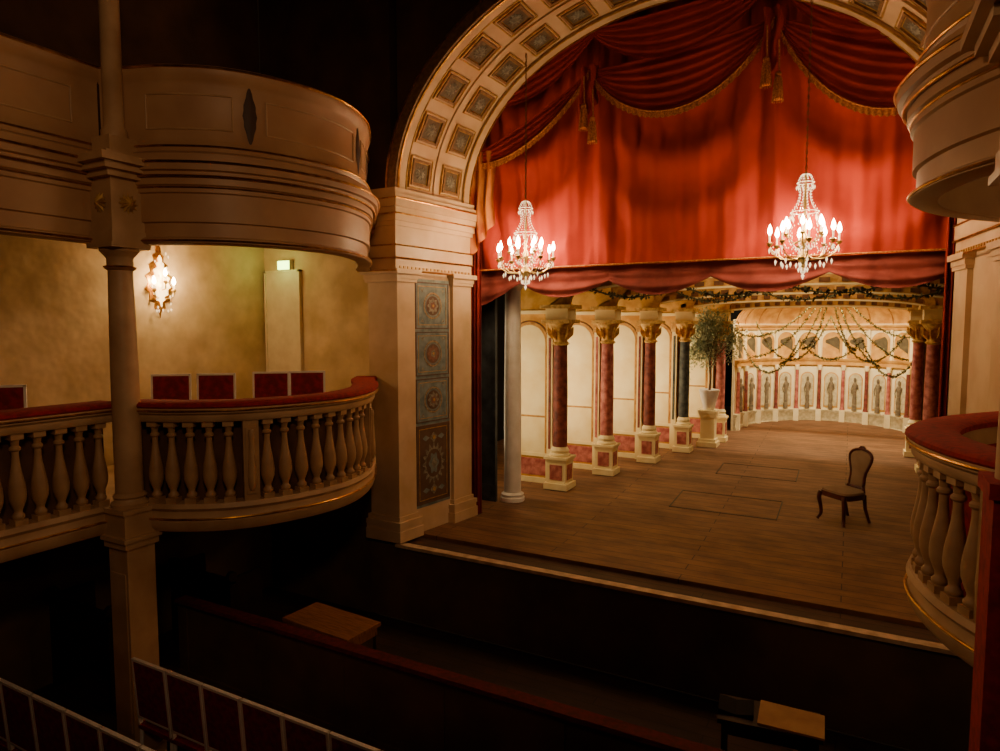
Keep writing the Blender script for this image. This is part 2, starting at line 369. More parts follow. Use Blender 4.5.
# ------------------------------------------------------------ proscenium piers
def pier(mir):
    def R(s, o, z):
        x = -5.13+.2*max(s, -.3)/1.4+o
        return ((mx(x) if mir else x), 6.86+s, z)
    t = thing('proscenium_pier', 'cream proscenium pier with gray-blue painted medallion panels' if not mir else 'cream proscenium pier partly hidden behind the curved box', 'pilaster', (0, 0, 0), group='piers carrying the proscenium arch')
    m = MB(); m.fbox(R, .0, 1.4, -.3, 0, -.04, 4.5); m.fbox(R, -.05, .02, -.42, 0, -.02, 3.5)
    m.fbox(R, -.06, .26, -.1, .05, .3, 3.4); m.fbox(R, 1.02, 1.42, -.1, .05, .3, 3.4)
    m.obj('shaft', cream, t)
    for s0, s1 in [(-.06, .26), (1.02, 1.42)]:
        m = MB()
        for z0, z1, e in [(0, .14, .06), (.14, .2, .045), (.2, .26, .055), (.26, .32, .02)]:
            m.fbox(R, s0-e, s1+e, -.1 if s0 > .5 else -.45, .05+e, z0, z1)
        m.obj('base', cream, t)
    for s0, s1 in [(-.06, .26), (1.02, 1.42)]:
        m = MB()
        for z0, z1, e in [(3.36, 3.40, .02), (3.40, 3.46, .03), (3.46, 3.52, .06)]:
            m.fbox(R, s0-e, s1+e, -.1 if s0 > .5 else -.43-e, .05+e, z0, z1)
        m.obj('capital', cream, t)
    m = MB()
    for z0, z1, e in [(3.52,3.66,.02),(3.66,3.82,.035),(3.82,4.06,.02),(4.06,4.12,.04),(4.12,4.20,.065),(4.20,4.28,.10),(4.28,4.38,.13),(4.38,4.44,.11),(4.44,4.52,.06)]:
        m.fbox(R, -.06-e, 1.42+e*.4, -.45-e, .03+e, z0, z1)
    m.obj('entablature', cream, t)
    for z, e in [(3.5,.065),(3.66,.04),(3.82,.04),(4.20,.10),(4.38,.13)]:
        m = MB()
        pts = [R(-.06-e, -.45-e, z), R(-.06-e, .035+e, z), R(1.42+e*.4, .035+e, z)]
        m.tube(pts, .010, 6); m.obj('gilded_bead', gold, t)
    if not mir:
      m = MB(); m.fbox(R, .29, .99, -.02, .008, .34, 3.42); m.obj('panel_ground', bluegray, t, 'gray-blue painted strip')
      for (z0, z1, kind) in [(2.76, 3.38, 0), (2.13, 2.72, 1), (1.5, 2.09, 0), (.38, 1.46, 2)]:
        m = MB(); s0, s1 = .31, .97; sm = .64; zm = (z0+z1)/2
        m.fbox(R, s0, s1, -.02, .012, z0, z1, 0 if kind < 2 else 1)
        for (a, b, c, d, mi) in [(s0, s1, z0, z0+.014, 2), (s0, s1, z1-.014, z1, 2), (s0, s0+.016, z0, z1, 2), (s1-.016, s1, z0, z1, 2)]:
            m.fbox(R, a, b, 0, .018, c, d, mi)
        for (a, b, c, d, mi) in [(s0+.05, s1-.05, z0+.05, z0+.058, 3), (s0+.05, s1-.05, z1-.058, z1-.05, 3), (s0+.05, s0+.058, z0+.05, z1-.05, 3), (s1-.058, s1-.05, z0+.05, z1-.05, 3)]:
            m.fbox(R, a, b, 0, .016, c, d, mi)
        def ring(r0, r1, o, mi, zc=zm, n=28, pet=0, ry=1.0):
            vs = []
            for q in range(n):
                aa = 2*pi*q/n; w = 1+(.16*cos(pet*aa) if pet else 0)
                vs.append(R(sm+r0*cos(aa), o, zc+r0*sin(aa)*ry)); vs.append(R(sm+r1*w*cos(aa), o, zc+r1*w*sin(aa)*ry))
            m.add(vs, [(2*q, 2*q+1, (2*q+3) % (2*n), (2*q+2) % (2*n)) for q in range(n)], mi)
        if kind < 2:
            ring(.15, .185, .018, 4); ring(.166, .172, .022, 3)
            ring(.001, .13, .019, 1); ring(.001, .095, .022, 4 if kind == 0 else 5, pet=8, n=64); ring(.001, .05, .026, 5 if kind == 0 else 4, pet=5, n=40); ring(.001, .02, .03, 3, n=12)
            for sx in (-1, 1):
                for sz in (-1, 1):
                    c = [R(sm+sx*.2, .02, zm+sz*.17), R(sm+sx*.24, .02, zm+sz*.21), R(sm+sx*.17, .02, zm+sz*.23)]
                    m.add(c, [(0,1,2)], 4)
        else:
            ring(.155, .2, .02, 4, pet=16, n=96, ry=1.25); ring(.001, .09, .02, 0, pet=6, n=48, ry=1.5); ring(.001, .045, .026, 4, pet=4, n=32, ry=1.5)
            for dz in (-.36, .36):
                ring(.001, .06, .02, 4, zc=zm+dz, pet=4, n=32); ring(.001, .03, .026, 3, zc=zm+dz, n=12)
                for sx in (-1, 1):
                    m.add([R(sm+sx*.08, .02, zm+dz), R(sm+sx*.16, .02, zm+dz+.04), R(sm+sx*.22, .02, zm+dz), R(sm+sx*.16, .02, zm+dz-.04)], [(0,1,2,3)], 0)
        m.obj('painted_panel', [bluegray, brownbd, brownbd, goldp, graym, redbr], t, 'painted panel with round flower medallion' if kind < 2 else 'tall brown panel with painted wreath')
    m = MB()
    for i in range(20):
        m.fbox(R, -.02+i*.072, .015+i*.072, .03, .06, 3.53, 3.56)
    m.obj('dentil_row', goldp, t)['kind'] = 'stuff'
    return t
pier(False); pier(True)

# ------------------------------------------------------------ galleries
LOGE = [(-5.62,3.44),(-5.40,3.56),(-5.08,3.68),(-4.72,3.95),(-4.48,4.4),(-4.40,4.95),(-4.58,5.52),(-4.98,6.08),(-5.34,6.47),(-5.53,6.76)]
STR = [(-5.62,.8),(-5.62,3.42)]
def baluster_mesh():
    m = MB()
    m.box(-.046,.046,-.046,.046,0,.045); m.box(-.045,.045,-.045,.045,.665,.71)
    m.lathe([(.036,.045),(.044,.06),(.044,.075),(.029,.095),(.029,.115),(.043,.15),(.059,.20),(.062,.25),(.057,.31),(.044,.38),(.031,.46),(.025,.53),(.025,.57),(.039,.585),(.039,.60),(.026,.615),(.030,.65),(.04,.665)], seg=14)
    return m
proto = None
def lower_gallery(P, mir, label, piers, backx, skip=.12, lining=None, llab='dull brown inner lining behind the balusters'):
    global proto
    path = mkpath(P, 8, mir); L = arclen(path)
    t = thing('gallery_balcony', label, 'balcony', (path[0][0], path[0][1], 1.0), group='first tier gallery balconies')
    ox, oy = path[0][0], path[0][1]
    lp = [(x-ox, y-oy, a, b) for x, y, a, b in path]
    def zz(pr): return [(o, z-1.0) for o, z in pr]
    m = MB(); bx = (mx(backx) if mir else backx)-ox
    for p, q in zip(lp, lp[1:]):
        m.hexa([(p[0],p[1],.04),(q[0],q[1],.04),(bx,q[1],.04),(bx,p[1],.04),(p[0],p[1],.2),(q[0],q[1],.2),(bx,q[1],.2),(bx,p[1],.2)])
    m.obj('floor_slab', creamd if not mir else redv, t)
    m = MB(); m.sweep(lp, zz([(-.09,1.02),(.03,1.02),(.06,1.06),(.07,1.12),(.05,1.15),(.05,1.20),(.075,1.23),(.06,1.27),(-.08,1.27)])); m.obj('curb_moulding', creamd, t)
    m = MB(); m.sweep(lp, zz([(-.16,1.2),(-.13,1.2),(-.13,1.99),(-.16,1.99)])); m.obj('inner_lining', lining or redl, t, llab)
    m = MB(); m.sweep(lp, zz([(-.17,1.98),(.06,1.98),(.075,2.0),(.075,2.04),(.10,2.06),(.10,2.10),(-.17,2.10)])); m.obj('handrail', creamd, t)
    m = MB(); m.sweep(lp, zz([(-.18,2.10),(.10,2.10),(.115,2.115),(.11,2.135),(.085,2.152),(-.15,2.152),(-.18,2.135)])); m.obj('velvet_rail_cover', redv, t, 'red velvet padded rail cover')
    for o, z, r in [(.105, 2.08, .009), (.075, 1.14, .009)]:
        m = MB(); m.tube([(x+a*o, y+b*o, z-1) for x, y, a, b in lp], r, 6); m.obj('gilded_bead', gold, t)
    n = int((L[-1]-skip-.12)/.158)
    for i in range(n+1):
        s = skip+i*(L[-1]-skip-.12)/n
        if any(abs(s-p) < .14 for p in piers): continue
        x, y, a, b = at(lp, L, s)
        if proto is None:
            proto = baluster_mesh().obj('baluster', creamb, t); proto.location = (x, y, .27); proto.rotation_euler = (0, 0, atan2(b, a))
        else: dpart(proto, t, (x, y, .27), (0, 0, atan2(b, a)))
    for p in piers:
        x, y, a, b = at(lp, L, p)
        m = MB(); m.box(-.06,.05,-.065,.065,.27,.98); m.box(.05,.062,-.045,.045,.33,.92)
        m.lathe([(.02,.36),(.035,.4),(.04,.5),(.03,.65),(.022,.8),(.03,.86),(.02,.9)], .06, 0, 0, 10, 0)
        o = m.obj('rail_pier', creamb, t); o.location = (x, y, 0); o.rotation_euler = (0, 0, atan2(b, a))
    return t
lower_gallery(LOGE, False, 'curved cream balustraded box with red velvet rail beside the proscenium', [1.17, 2.8], -7.49, .36)
lower_gallery(STR, False, 'straight cream balustraded gallery with red velvet rail beside the column', [], -7.49)
rl = lower_gallery(LOGE, True, 'curved cream balustraded box with red velvet rail near the scenery', [1.17, 2.8], -7.49, .36, redv, 'red velvet inner lining of the box')

def upper_gallery(P, mir, label, orn, backx, panels):
    path = mkpath(P, 8, mir); L = arclen(path)
    ox, oy = path[0][0], path[0][1]
    t = thing('upper_balcony', label, 'balcony', (ox, oy, 3.46), group='upper tier balconies')
    lp = [(x-ox, y-oy, a, b) for x, y, a, b in path]; Z = 3.46
    def zz(pr): return [(o, z-Z) for o, z in pr]
    m = MB(); bx = (mx(backx) if mir else backx)-ox
    for p, q in zip(lp, lp[1:]):
        m.hexa([(p[0],p[1],.5),(q[0],q[1],.5),(bx,q[1],.5),(bx,p[1],.5),(p[0],p[1],.7),(q[0],q[1],.7),(bx,q[1],.7),(bx,p[1],.7)])
    m.obj('floor_slab', creamd, t)
    m = MB(); m.sweep(lp, zz([(-.1,3.49),(.035,3.49),(.05,3.50),(.05,3.53),(.015,3.55),(.015,3.66),(.04,3.67),(.04,3.90),(.06,3.91),(.06,3.96),(.08,3.97),(.08,4.03),(-.1,4.03)])); m.obj('fascia', creamw, t)
    m = MB(); m.sweep(lp, zz([(-.1,4.03),(.10,4.03),(.105,4.07),(.135,4.08),(.145,4.15),(.10,4.16),(.09,4.22),(.04,4.25),(-.1,4.25)])); m.obj('cornice', creamw, t)
    m = MB(); m.sweep(lp, zz([(-.06,4.25),(.03,4.25),(.045,4.29),(.02,4.33),(0,4.36),(0,4.80),(.02,4.83),(.045,4.87),(.055,4.90),(.055,4.94),(-.07,4.94)])); m.obj('parapet', creamw, t)
    for o, z, r in [(.055,3.515,.009),(.062,3.95,.008),(.102,4.035,.010),(.148,4.14,.011),(.05,4.29,.008),(.06,4.925,.011)]:
        m = MB(); m.tube([(x+a*o, y+b*o, z-Z) for x, y, a, b in lp], r, 6); m.obj('gilded_bead', gold, t)
    for s0, s1 in panels:
        m = MB(); pts = []
        K = 14
        def P3(s, z, o=.004):
            x, y, a, b = at(lp, L, s); return (x+a*o, y+b*o, z-Z)
        pts += [P3(s0+(s1-s0)*k/K, 4.44) for k in range(K+1)] + [P3(s1, 4.44+.28*k/4) for k in range(1, 5)]
        pts += [P3(s1-(s1-s0)*k/K, 4.72) for k in range(1, K+1)] + [P3(s0, 4.72-.28*k/4) for k in range(1, 4)]
        m.tube(pts, .008, 6, closed=True); m.obj('panel_moulding', creamd, t)
    for s in orn:
        x, y, a, b = at(lp, L, s)
        m = MB(); tx, ty = -b, a
        prof = [(0,.34),(.022,.26),(.03,.2),(.05,.12),(.05,.06),(.06,0),(.05,-.06),(.05,-.12),(.03,-.2),(.022,-.26),(0,-.34)]
        vs = [(x+a*.03, y+b*.03, 1.12)]
        ring = [(w, h) for w, h in prof]+[(-w, h) for w, h in prof[::-1][1:-1]]
        for w, h in ring: vs.append((x+a*.008+tx*w, y+b*.008+ty*w, 1.12+h*.75))
        m.add(vs, [(0, 1+i, 1+(i+1) % len(ring)) for i in range(len(ring))]); m.obj('leaf_ornament', ornd, t, 'dark painted leaf lozenge')
    return t
upper_gallery(LOGE, False, 'curved cream upper box with gilded cornice and dark leaf ornaments', [1.24, 2.6, 3.3], -7.49, [(.4,1.1),(1.38,2.45),(2.72,3.2)])
upper_gallery([(-5.62,.5),(-5.62,3.42)], False, 'straight cream upper gallery parapet with gilded cornice', [.4], -7.49, [(.55,1.5),(1.65,2.7)])
ru = upper_gallery(LOGE, True, 'curved cream upper box with gilded mouldings by the arch', [1.24, 2.7], -7.49, [(.4,1.1),(1.38,2.56),(2.84,3.5)])
ru.location.z += .08; ru.location.x -= .10

# ------------------------------------------------------------ gallery columns
def gcol(x, y, label, red=False):
    t = thing('gallery_column', label, 'column', (x, y, HF), group='columns carrying the galleries')
    z = lambda v: v-HF
    if red:
        m = MB(); m.box(-.13,.13,-.13,.13,0,z(2.05)); m.box(-.15,.15,-.15,.15,z(2.05),z(2.12)); m.box(-.15,.15,-.15,.15,0,.12); m.obj('post', redv, t, 'red velvet wrapped post')
        zb = 2.12
    else:
        m = MB(); m.box(-.125,.125,-.125,.125,0,z(.95)); m.box(-.10,.10,-.135,.135,z(-.7),z(.7)); m.box(-.15,.15,-.15,.15,0,.15); m.obj('post', creamd, t)
        m = MB()
        for z0, z1, h in [(.92,.98,.15),(.98,1.02,.17),(1.02,1.22,.145),(1.22,1.26,.165)]: m.box(-h,h,-h,h,z(z0),z(z1))
        m.lathe([(.145,z(1.26)),(.15,z(1.29)),(.125,z(1.31)),(.12,z(1.33)),(.135,z(1.35)),(.11,z(1.38))], seg=24); m.obj('pedestal', creamd, t)
        zb = 1.38
    m = MB(); m.lathe([(.110,z(zb)),(.108,z(2.4)),(.093,z(3.28))], seg=28); m.obj('shaft', creamd, t)
    m = MB(); m.lathe([(.093,z(3.26)),(.12,z(3.28)),(.10,z(3.30)),(.10,z(3.36)),(.115,z(3.38)),(.15,z(3.42)),(.15,z(3.44))], seg=28); m.box(-.17,.17,-.17,.17,z(3.44),z(3.48)); m.obj('capital', creamd, t)
    m = MB(); m.tube([(.118*cos(2*pi*k/24), .118*sin(2*pi*k/24), z(3.29)) for k in range(24)], .008, 6, closed=True); m.obj('gilded_ring', gold, t)
    m = MB()
    for z0, z1, h in [(3.48,3.58,.15),(3.58,4.0,.14),(4.0,4.05,.19),(4.05,4.1,.24),(4.1,4.16,.29),(4.16,4.2,.2),(4.2,4.34,.12)]: m.box(-h,h,-h,h,z(z0),z(z1))
    m.obj('entablature_block', creamd, t)
    for ax in (0, 1):
        m = MB()
        def PQ(u, o, v): return (u, -o, v) if ax == 0 else (o, u, v)
        m.add([PQ(0,.185,z(3.8))]+[PQ((.085 if q % 2 == 0 else .055)*cos(pi*q/12), .145, z(3.8)+(.085 if q % 2 == 0 else .055)*sin(pi*q/12)) for q in range(24)], [(0,1+q,1+(q+1)%24) for q in range(24)])
        m.obj('rosette', goldp, t)
    m = MB(); m.lathe([(.10,z(4.34)),(.1,z(4.4)),(.078,z(4.44)),(.07,z(7.6)),(.09,z(7.65)),(.12,z(7.8)),(.12,z(7.99))], seg=24); m.obj('upper_shaft', creamd, t)
gcol(-5.44, 3.44, 'slim cream gallery column with rosette block and gilded ring')
gcol(.70, 3.62, 'slim cream gallery column on a red velvet wrapped post', True)

# ------------------------------------------------------------ gallery door, exit lamp, sconce
m = MB(); m.box(-7.44,-6.8,6.84,6.88,1.2,3.56,0)
for q in [(-7.46,-7.43,1.2,3.58),(-6.81,-6.78,1.2,3.58),(-7.46,-6.78,3.55,3.58)]: m.box(q[0],q[1],6.825,6.88,q[2],q[3])
struct(m.obj('door_1', [doorp]), 'plain pale gallery door flush with the wall', 'door')
t = thing('exit_lamp', 'small greenish glowing exit lamp box above the gallery door', 'lamp', (-7.04, 6.80, 3.58))
m = MB(); m.box(-.11,.11,0,.08,0,.13); m.obj('housing', white, t)
m = MB(); m.box(-.105,.105,-.012,0,.008,.122); m.obj('lit_panel', exitm, t)

t = thing('wall_sconce', 'ornate gilded crystal sconce glowing on the plaster wall', 'wall lamp', (-7.5, 5.22, 2.98))
PR = [(0,.80),(.035,.74),(.02,.69),(.07,.66),(.045,.60),(.12,.55),(.10,.47),(.17,.42),(.13,.35),(.18,.27),(.12,.22),(.13,.14),(.06,.11),(.07,.05),(.02,.02),(0,-.06)]
def cart(k, x0, mt, nm, lab):
    m = MB(); rg = [(a*k, .36+(b-.36)*k) for a, b in PR]; rg = rg+[(-a, b) for a, b in rg[::-1][1:-1]]; n_ = len(rg)
    m.add([(x0+.05,0,.36)]+[(x0+.01,a,b) for a, b in rg], [(0,1+i,1+(i+1)%n_) for i in range(n_)])
    m.add([(x0,a,b) for a,b in rg]+[(x0+.01,a,b) for a,b in rg], [(i,(i+1)%n_,n_+(i+1)%n_,n_+i) for i in range(n_)])
    m.obj(nm, mt, t, lab)
cart(1.05, .0, sconw, 'backplate', 'gilded scrolled cartouche backplate')
cart(.72, .03, sconm, 'glowing_backplate', 'inner gilded backplate with glow put into its surface')
for ay in (-.13, 0, .13):
    m = MB(); ex = .10 if ay else .13; hh = .1 if ay == 0 else 0
    m.tube([(.02,0,.2+hh),(.05,ay*.4,.15+hh),(ex,ay*.9,.17+hh),(ex,ay,.24+hh)], .009, 6); m.lathe([(.008,.22+hh),(.032,.25+hh),(.02,.27+hh)], ex, ay, 0, 10); m.obj('arm', silver, t)
    m = MB(); m.lathe([(.012,.26+hh),(.012,.32+hh)], ex, ay, 0, 8); m.obj('candle', candle, t)
    m = MB(); m.lathe([(.008,.32+hh),(.024,.35+hh),(.018,.385+hh),(.002,.42+hh)], ex, ay, 0, 8); m.obj('bulb', bulb, t)
m = MB()
for i in range(30):
    a = random.uniform(-1, 1); zz_ = random.uniform(-.04, .7)
    m.octa((random.uniform(.08,.12), a*.16*(1-abs(zz_-.3)), zz_), .012, .045)
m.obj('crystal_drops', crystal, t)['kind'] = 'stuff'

# ------------------------------------------------------------ theatre chairs
tc = thing('theatre_chair', 'white framed chair with dark red upholstered back behind the gallery rail', 'chair', (-6.82, 4.78, 1.2), radians(40), 'white framed chairs')
def chairparts(t, fm, um):
    w = .20
    for sx in (-1, 1):
        m = MB(); m.tube([(sx*w,-.2,0),(sx*w,-.2,.43)], [.014,.018], 8); m.obj('leg', fm, t)
        m = MB(); m.tube([(sx*w,.22,0),(sx*w,.2,.43)], [.014,.018], 8); m.obj('leg', fm, t)
    m = MB(); m.box(-w-.02,w+.02,-.22,.22,.40,.44); m.obj('seat_frame', um, t)
    m = MB()
    m.grid(lambda u, v: (-w+2*w*u, -.21+.42*v, .44+.05*min(1, 6*u, 6*(1-u), 6*v, 6*(1-v))), 12, 12); m.obj('seat', um, t)
    m = MB()
    for x0, x1, z0, z1 in [(-w-.015,-w+.006,.43,1.04),(w-.006,w+.015,.43,1.04),(-w-.015,w+.015,1.018,1.04),(-w-.015,w+.015,.50,.52)]:
        dy = lambda z: .19+.07*(z-.43)
        m.hexa([(x0,dy(z0),z0),(x1,dy(z0),z0),(x1,dy(z0)+.03,z0),(x0,dy(z0)+.03,z0),(x0,dy(z1),z1),(x1,dy(z1),z1),(x1,dy(z1)+.03,z1),(x0,dy(z1)+.03,z1)])
    m.obj('backrest_frame', fm, t)
    m = MB(); x0, x1, z0, z1 = -w+.006, w-.006, .52, 1.018
    m.hexa([(x0,dy(z0)+.0,z0),(x1,dy(z0)+.0,z0),(x1,dy(z0)+.028,z0),(x0,dy(z0)+.028,z0),(x0,dy(z1)+.0,z1),(x1,dy(z1)+.0,z1),(x1,dy(z1)+.028,z1),(x0,dy(z1)+.028,z1)])
    m.obj('backrest', um, t, 'dark red upholstered panel')
chairparts(tc, white, redu)
ZG = 1.2
for (x, y) in [(-6.46,5.10),(-6.12,5.62),(-5.82,5.92)]: dup(tc, (x, y, ZG), radians(38))
dup(tc, (-6.9, 3.1, ZG), radians(50))
for i in range(7): dup(tc, (-5.08+i*.44, 3.56, HF), pi, 'white framed chair with dark red back in the stalls row')
for i in range(7): dup(tc, (-6.1+i*.44, 2.85, HF), pi, 'white framed chair with dark red back in the stalls row')
for i in range(5): dup(tc, (-6.5+i*.44, 2.1, HF), pi, 'white framed chair with dark red back in the stalls row')

# ------------------------------------------------------------ pit parapet and things in the pit
t = thing('pit_parapet', 'dark wooden orchestra parapet topped with a red velvet rail', 'parapet', (-6.4, 4.57, HF))
m = MB(); m.box(0,9.9,-.04,.04,0,.84)
for i in range(9): m.box(.1+i*1.1,.16+i*1.1,-.055,-.04,.05,.8)
m.box(0,9.9,-.06,-.04,0,.1); m.obj('panelled_body', lowerw, t)
m = MB(); m.sweep([(0,0,0,-1),(9.9,0,0,-1)], [(-.075,.84),(.075,.84),(.085,.86),(.065,.885),(-.065,.885),(-.085,.86)]); m.obj('velvet_rail_cover', redp, t, 'dark red velvet rail cover')
def table(name, x, y, w, d, h, rot, mt, label):
    t = thing(name, label, 'table', (x, y, HF), rot)
    m = MB(); m.box(-w/2,w/2,-d/2,d/2,h-.04,h); m.box(-w/2+.03,w/2-.03,-d/2+.03,d/2-.03,h-.14,h-.04); m.obj('table_top', mt, t)
    for sx in (-1, 1):
        for sy in (-1, 1):
            m = MB(); m.tube([(sx*(w/2-.05), sy*(d/2-.05), 0), (sx*(w/2-.05), sy*(d/2-.05), h-.1)], .022, 8); m.obj('leg', darkwood, t)
    return t
table('pit_table', -4.95, 5.35, 1.0, .5, .62, radians(-4), midwood, 'low brown wooden table in the dark orchestra pit')
table('pit_desk', -.50, 5.76, .80, .40, .58, radians(6), darkwood, 'low dark wooden desk in the orchestra pit')
t = thing('music_folder', 'black open music folder lying on the dark desk', 'folder', (-.76, 5.74, HF+.58), radians(6))
m = MB(); m.hexa([(-.14,-.12,0),(0,-.12,0),(0,.12,0),(-.14,.12,0),(-.14,-.12,.04),(0,-.12,.015),(0,.12,.015),(-.14,.12,.04)]); m.obj('cover', blackp, t)
m = MB(); m.hexa([(0,-.12,0),(.14,-.12,0),(.14,.12,0),(0,.12,0),(0,-.12,.015),(.14,-.12,.04),(.14,.12,.04),(0,.12,.015)]); m.obj('cover', blackp, t)
m = MB(); m.hexa([(-.26,-.18,0),(.24,-.18,0),(.24,.17,0),(-.26,.19,0),(-.26,-.18,.018),(.24,-.18,.018),(.24,.17,.018),(-.26,.19,.018)])
o = tag(m.obj('tan_board', lightwood), 'light tan sheet board lying on the dark desk', 'board'); o.location = (-.32, 5.77, HF+.58); o.rotation_euler = (0, 0, radians(2))
def bench(x, y, rot):
    t = thing('wooden_bench', 'dark wooden bench with scrolled ends under the gallery', 'bench', (x, y, HF), rot, 'dark benches under the gallery')
    m = MB(); m.box(-.5,.5,-.2,.2,.4,.45); m.obj('seat', darkwood, t)
    m = MB(); m.box(-.5,.5,.18,.22,.45,.95); m.box(-.52,.52,.16,.24,.93,.98); m.obj('backrest', darkwood, t)
    for sx in (-.52, .48):
        m = MB(); m.box(sx,sx+.04,-.22,.24,0,1.0); m.tube([(sx-.005,.2,1.02),(sx+.045,.2,1.02)], .06, 12); m.obj('bench_end', darkwood, t)
bench(-6.9, 4.0, radians(180)); bench(-6.6, 5.2, radians(180))

# ------------------------------------------------------------ curtain
HP = [(-3.1, 6.1), (-.9, 6.3), (-5.15, 5.6), (1.1, 5.8)]
def ridge(t): return abs(sin(t))**.75
def cur(u, v):
    x = -4.97+5.85*u; z = 3.6+3.45*v
    d = 0
    for i, (hx, hz) in enumerate(HP):      # gathered folds falling from each tie point
        dx, dz = x-hx, hz-z
        a = dx/(max(dz, 0)*.30+.55)
        w = math.exp(-(dx/.72)**2)
        d += w*(.5+.5*sin(15*a+i*.8))*.085
    for c in (-4.12, -2.0, .1):            # shallow hanging U folds between the tie points
        mid = (x-c)/1.05
        zz = z-.75*mid*mid+.05*sin(3*x+c)
        s = (.5+.5*sin(zz*8.5+c))**1.3
        d += .075*s*math.exp(-(mid/.8)**4)
    d += .010*sin(x*21+1.4*sin(z*1.5))+.005*sin(x*43)
    return (x, 8.56-d, z)
t = thing('stage_curtain', 'large rust red draped stage curtain with gold fringed swags', 'curtain', (0, 0, 0))
m = MB(); m.grid(cur, 540, 180); m.obj('main_drape', redc, t, 'rust red softly draped cloth', ang=180)
def swag(A_, B_, ts, bs, y0, nf, mat_, fr=True):
    m = MB()
    def f(u, v):
        k = 4*u*(1-u); k = k**.8
        x = A_[0]+(B_[0]-A_[0])*u; zc = A_[1]+(B_[1]-A_[1])*u
        z = zc - k*(ts+(bs-ts)*v) - .02*v
        y = y0-.03-.026*k*(.5+.5*sin(2*pi*nf*v+1.2*sin(3*u)))-.03*k*v
        return (x, y, z)
    m.grid(f, 60, 70); m.obj('swag', mat_, t, 'deep red swag', ang=180)
    if not fr: return
    m = MB()
    def g(u, v):
        p = f(u, 1); w = .08*(1+.12*sin(u*190))
        return (p[0], p[1]-.012-.006*sin(u*190), p[2]-w*v+.012)
    m.grid(g, 240, 2)
    m.tube([(f(i/60, 1)[0], f(i/60, 1)[1]-.015, f(i/60, 1)[2]+.01) for i in range(61)], .009, 6)
    m.obj('gold_fringe', fringe, t, 'gold fringe', ang=180)
swag((-3.1,6.1), (-.9,6.3), .05, .76, 8.36, 6, reds)
swag((-5.0,5.2), (-3.12,6.1), .1, .42, 8.36, 4, reds)
swag((-.88,6.3), (1.0,5.6), .05, .80, 8.36, 6, reds)
swag((-3.1,6.6), (-.9,6.75), .05, .6, 8.32, 5, reds, False)
swag((-4.7,6.0), (-3.0,6.6), .05, .42, 8.32, 4, reds, False)
swag((-.9,6.75), (.8,6.2), .05, .6, 8.32, 5, reds, False)
def tassel(x, z, y=8.22, s=1.25):
    m = MB()
    m.tube([(x,y,z+.3*s),(x+.01,y,z)], .009, 6); m.ball((x,y,z), .03*s)
    m.lathe([(.016*s,.0),(.026*s,-.03),(.034*s,-.08),(.045*s,-.2*s),(.04*s,-.22*s)][::-1], x, y, z, 14, 0)
    for k in range(14):
        a = 2*pi*k/14; m.tube([(x+.03*s*cos(a),y+.03*s*sin(a),z-.04),(x+.048*s*cos(a),y+.048*s*sin(a),z-.24*s)], .006, 5)
    m.obj('tassel', fringe, t, 'gold tassel')
tassel(-3.15, 5.62); tassel(-3.03, 5.44); tassel(-.96, 5.8); tassel(-.83, 5.62)
def jabot(x0, x1, z0, z1, y0, mt, n=3, lab=None):
    m = MB()
    def f(u, v):
        x = x0+(x1-x0)*u; z = z1+(z0-z1)*v*(1-.35*u)
        return (x+.02*sin(v*7), y0-.04*sin(2*pi*n*u)-.02, z)
    m.grid(f, 40, 30); return m.obj('jabot', mt, t, lab, ang=180)
jabot(-4.92, -4.50, 3.75, 5.25, 8.32, jabm, lab='orange and gold lined hanging fold')
jabot(-3.24, -2.98, 5.45, 6.15, 8.32, reds, 2); jabot(-1.02, -.76, 5.6, 6.4, 8.32, reds, 2)
m = MB(); m.tube([(-4.96+5.82*i/40, 8.42, 3.605) for i in range(41)], .012, 6); m.obj('hem_cord', fringe, t, 'gold hem cord')
m = MB()
def val(u, v):
    x = -5.0+5.9*u
    q = abs(sin(x*2.35+.6))
    zb = 3.19+.21*(1-q)-.12*max(0, 1-(x+5)/.6)+.03*(x+5)/5.9
    z = 3.62+(zb-3.62)*v
    return (x, 8.66-.09*v*q-.012*sin(x*17+1.5*sin(x*3))*(.3+v)-.05*(.5+.5*sin(v*15+3.2*q))*(.3+v)*(.3+q), z)
m.grid(val, 400, 36)
tag(m.obj('stage_valance', maroon, ang=180), 'dusky rose scalloped valance below the curtain', 'valance')
def sidecurt(x0, x1, y, z1, label):
    m = MB()
    m.grid(lambda u, v: (x0+(x1-x0)*u, y-.035*sin(u*2*pi*4)-.01*sin(v*4), .01+(z1-.01)*v), 48, 20)
    tag(m.obj('side_curtain', redside, ang=180), label, 'curtain', 'side curtains')
sidecurt(-5.0, -4.78, 8.40, 4.6, 'narrow dark red side curtain behind the pier')
sidecurt(.84, 1.05, 8.36, 4.9, 'narrow dark red side curtain near the curved box')

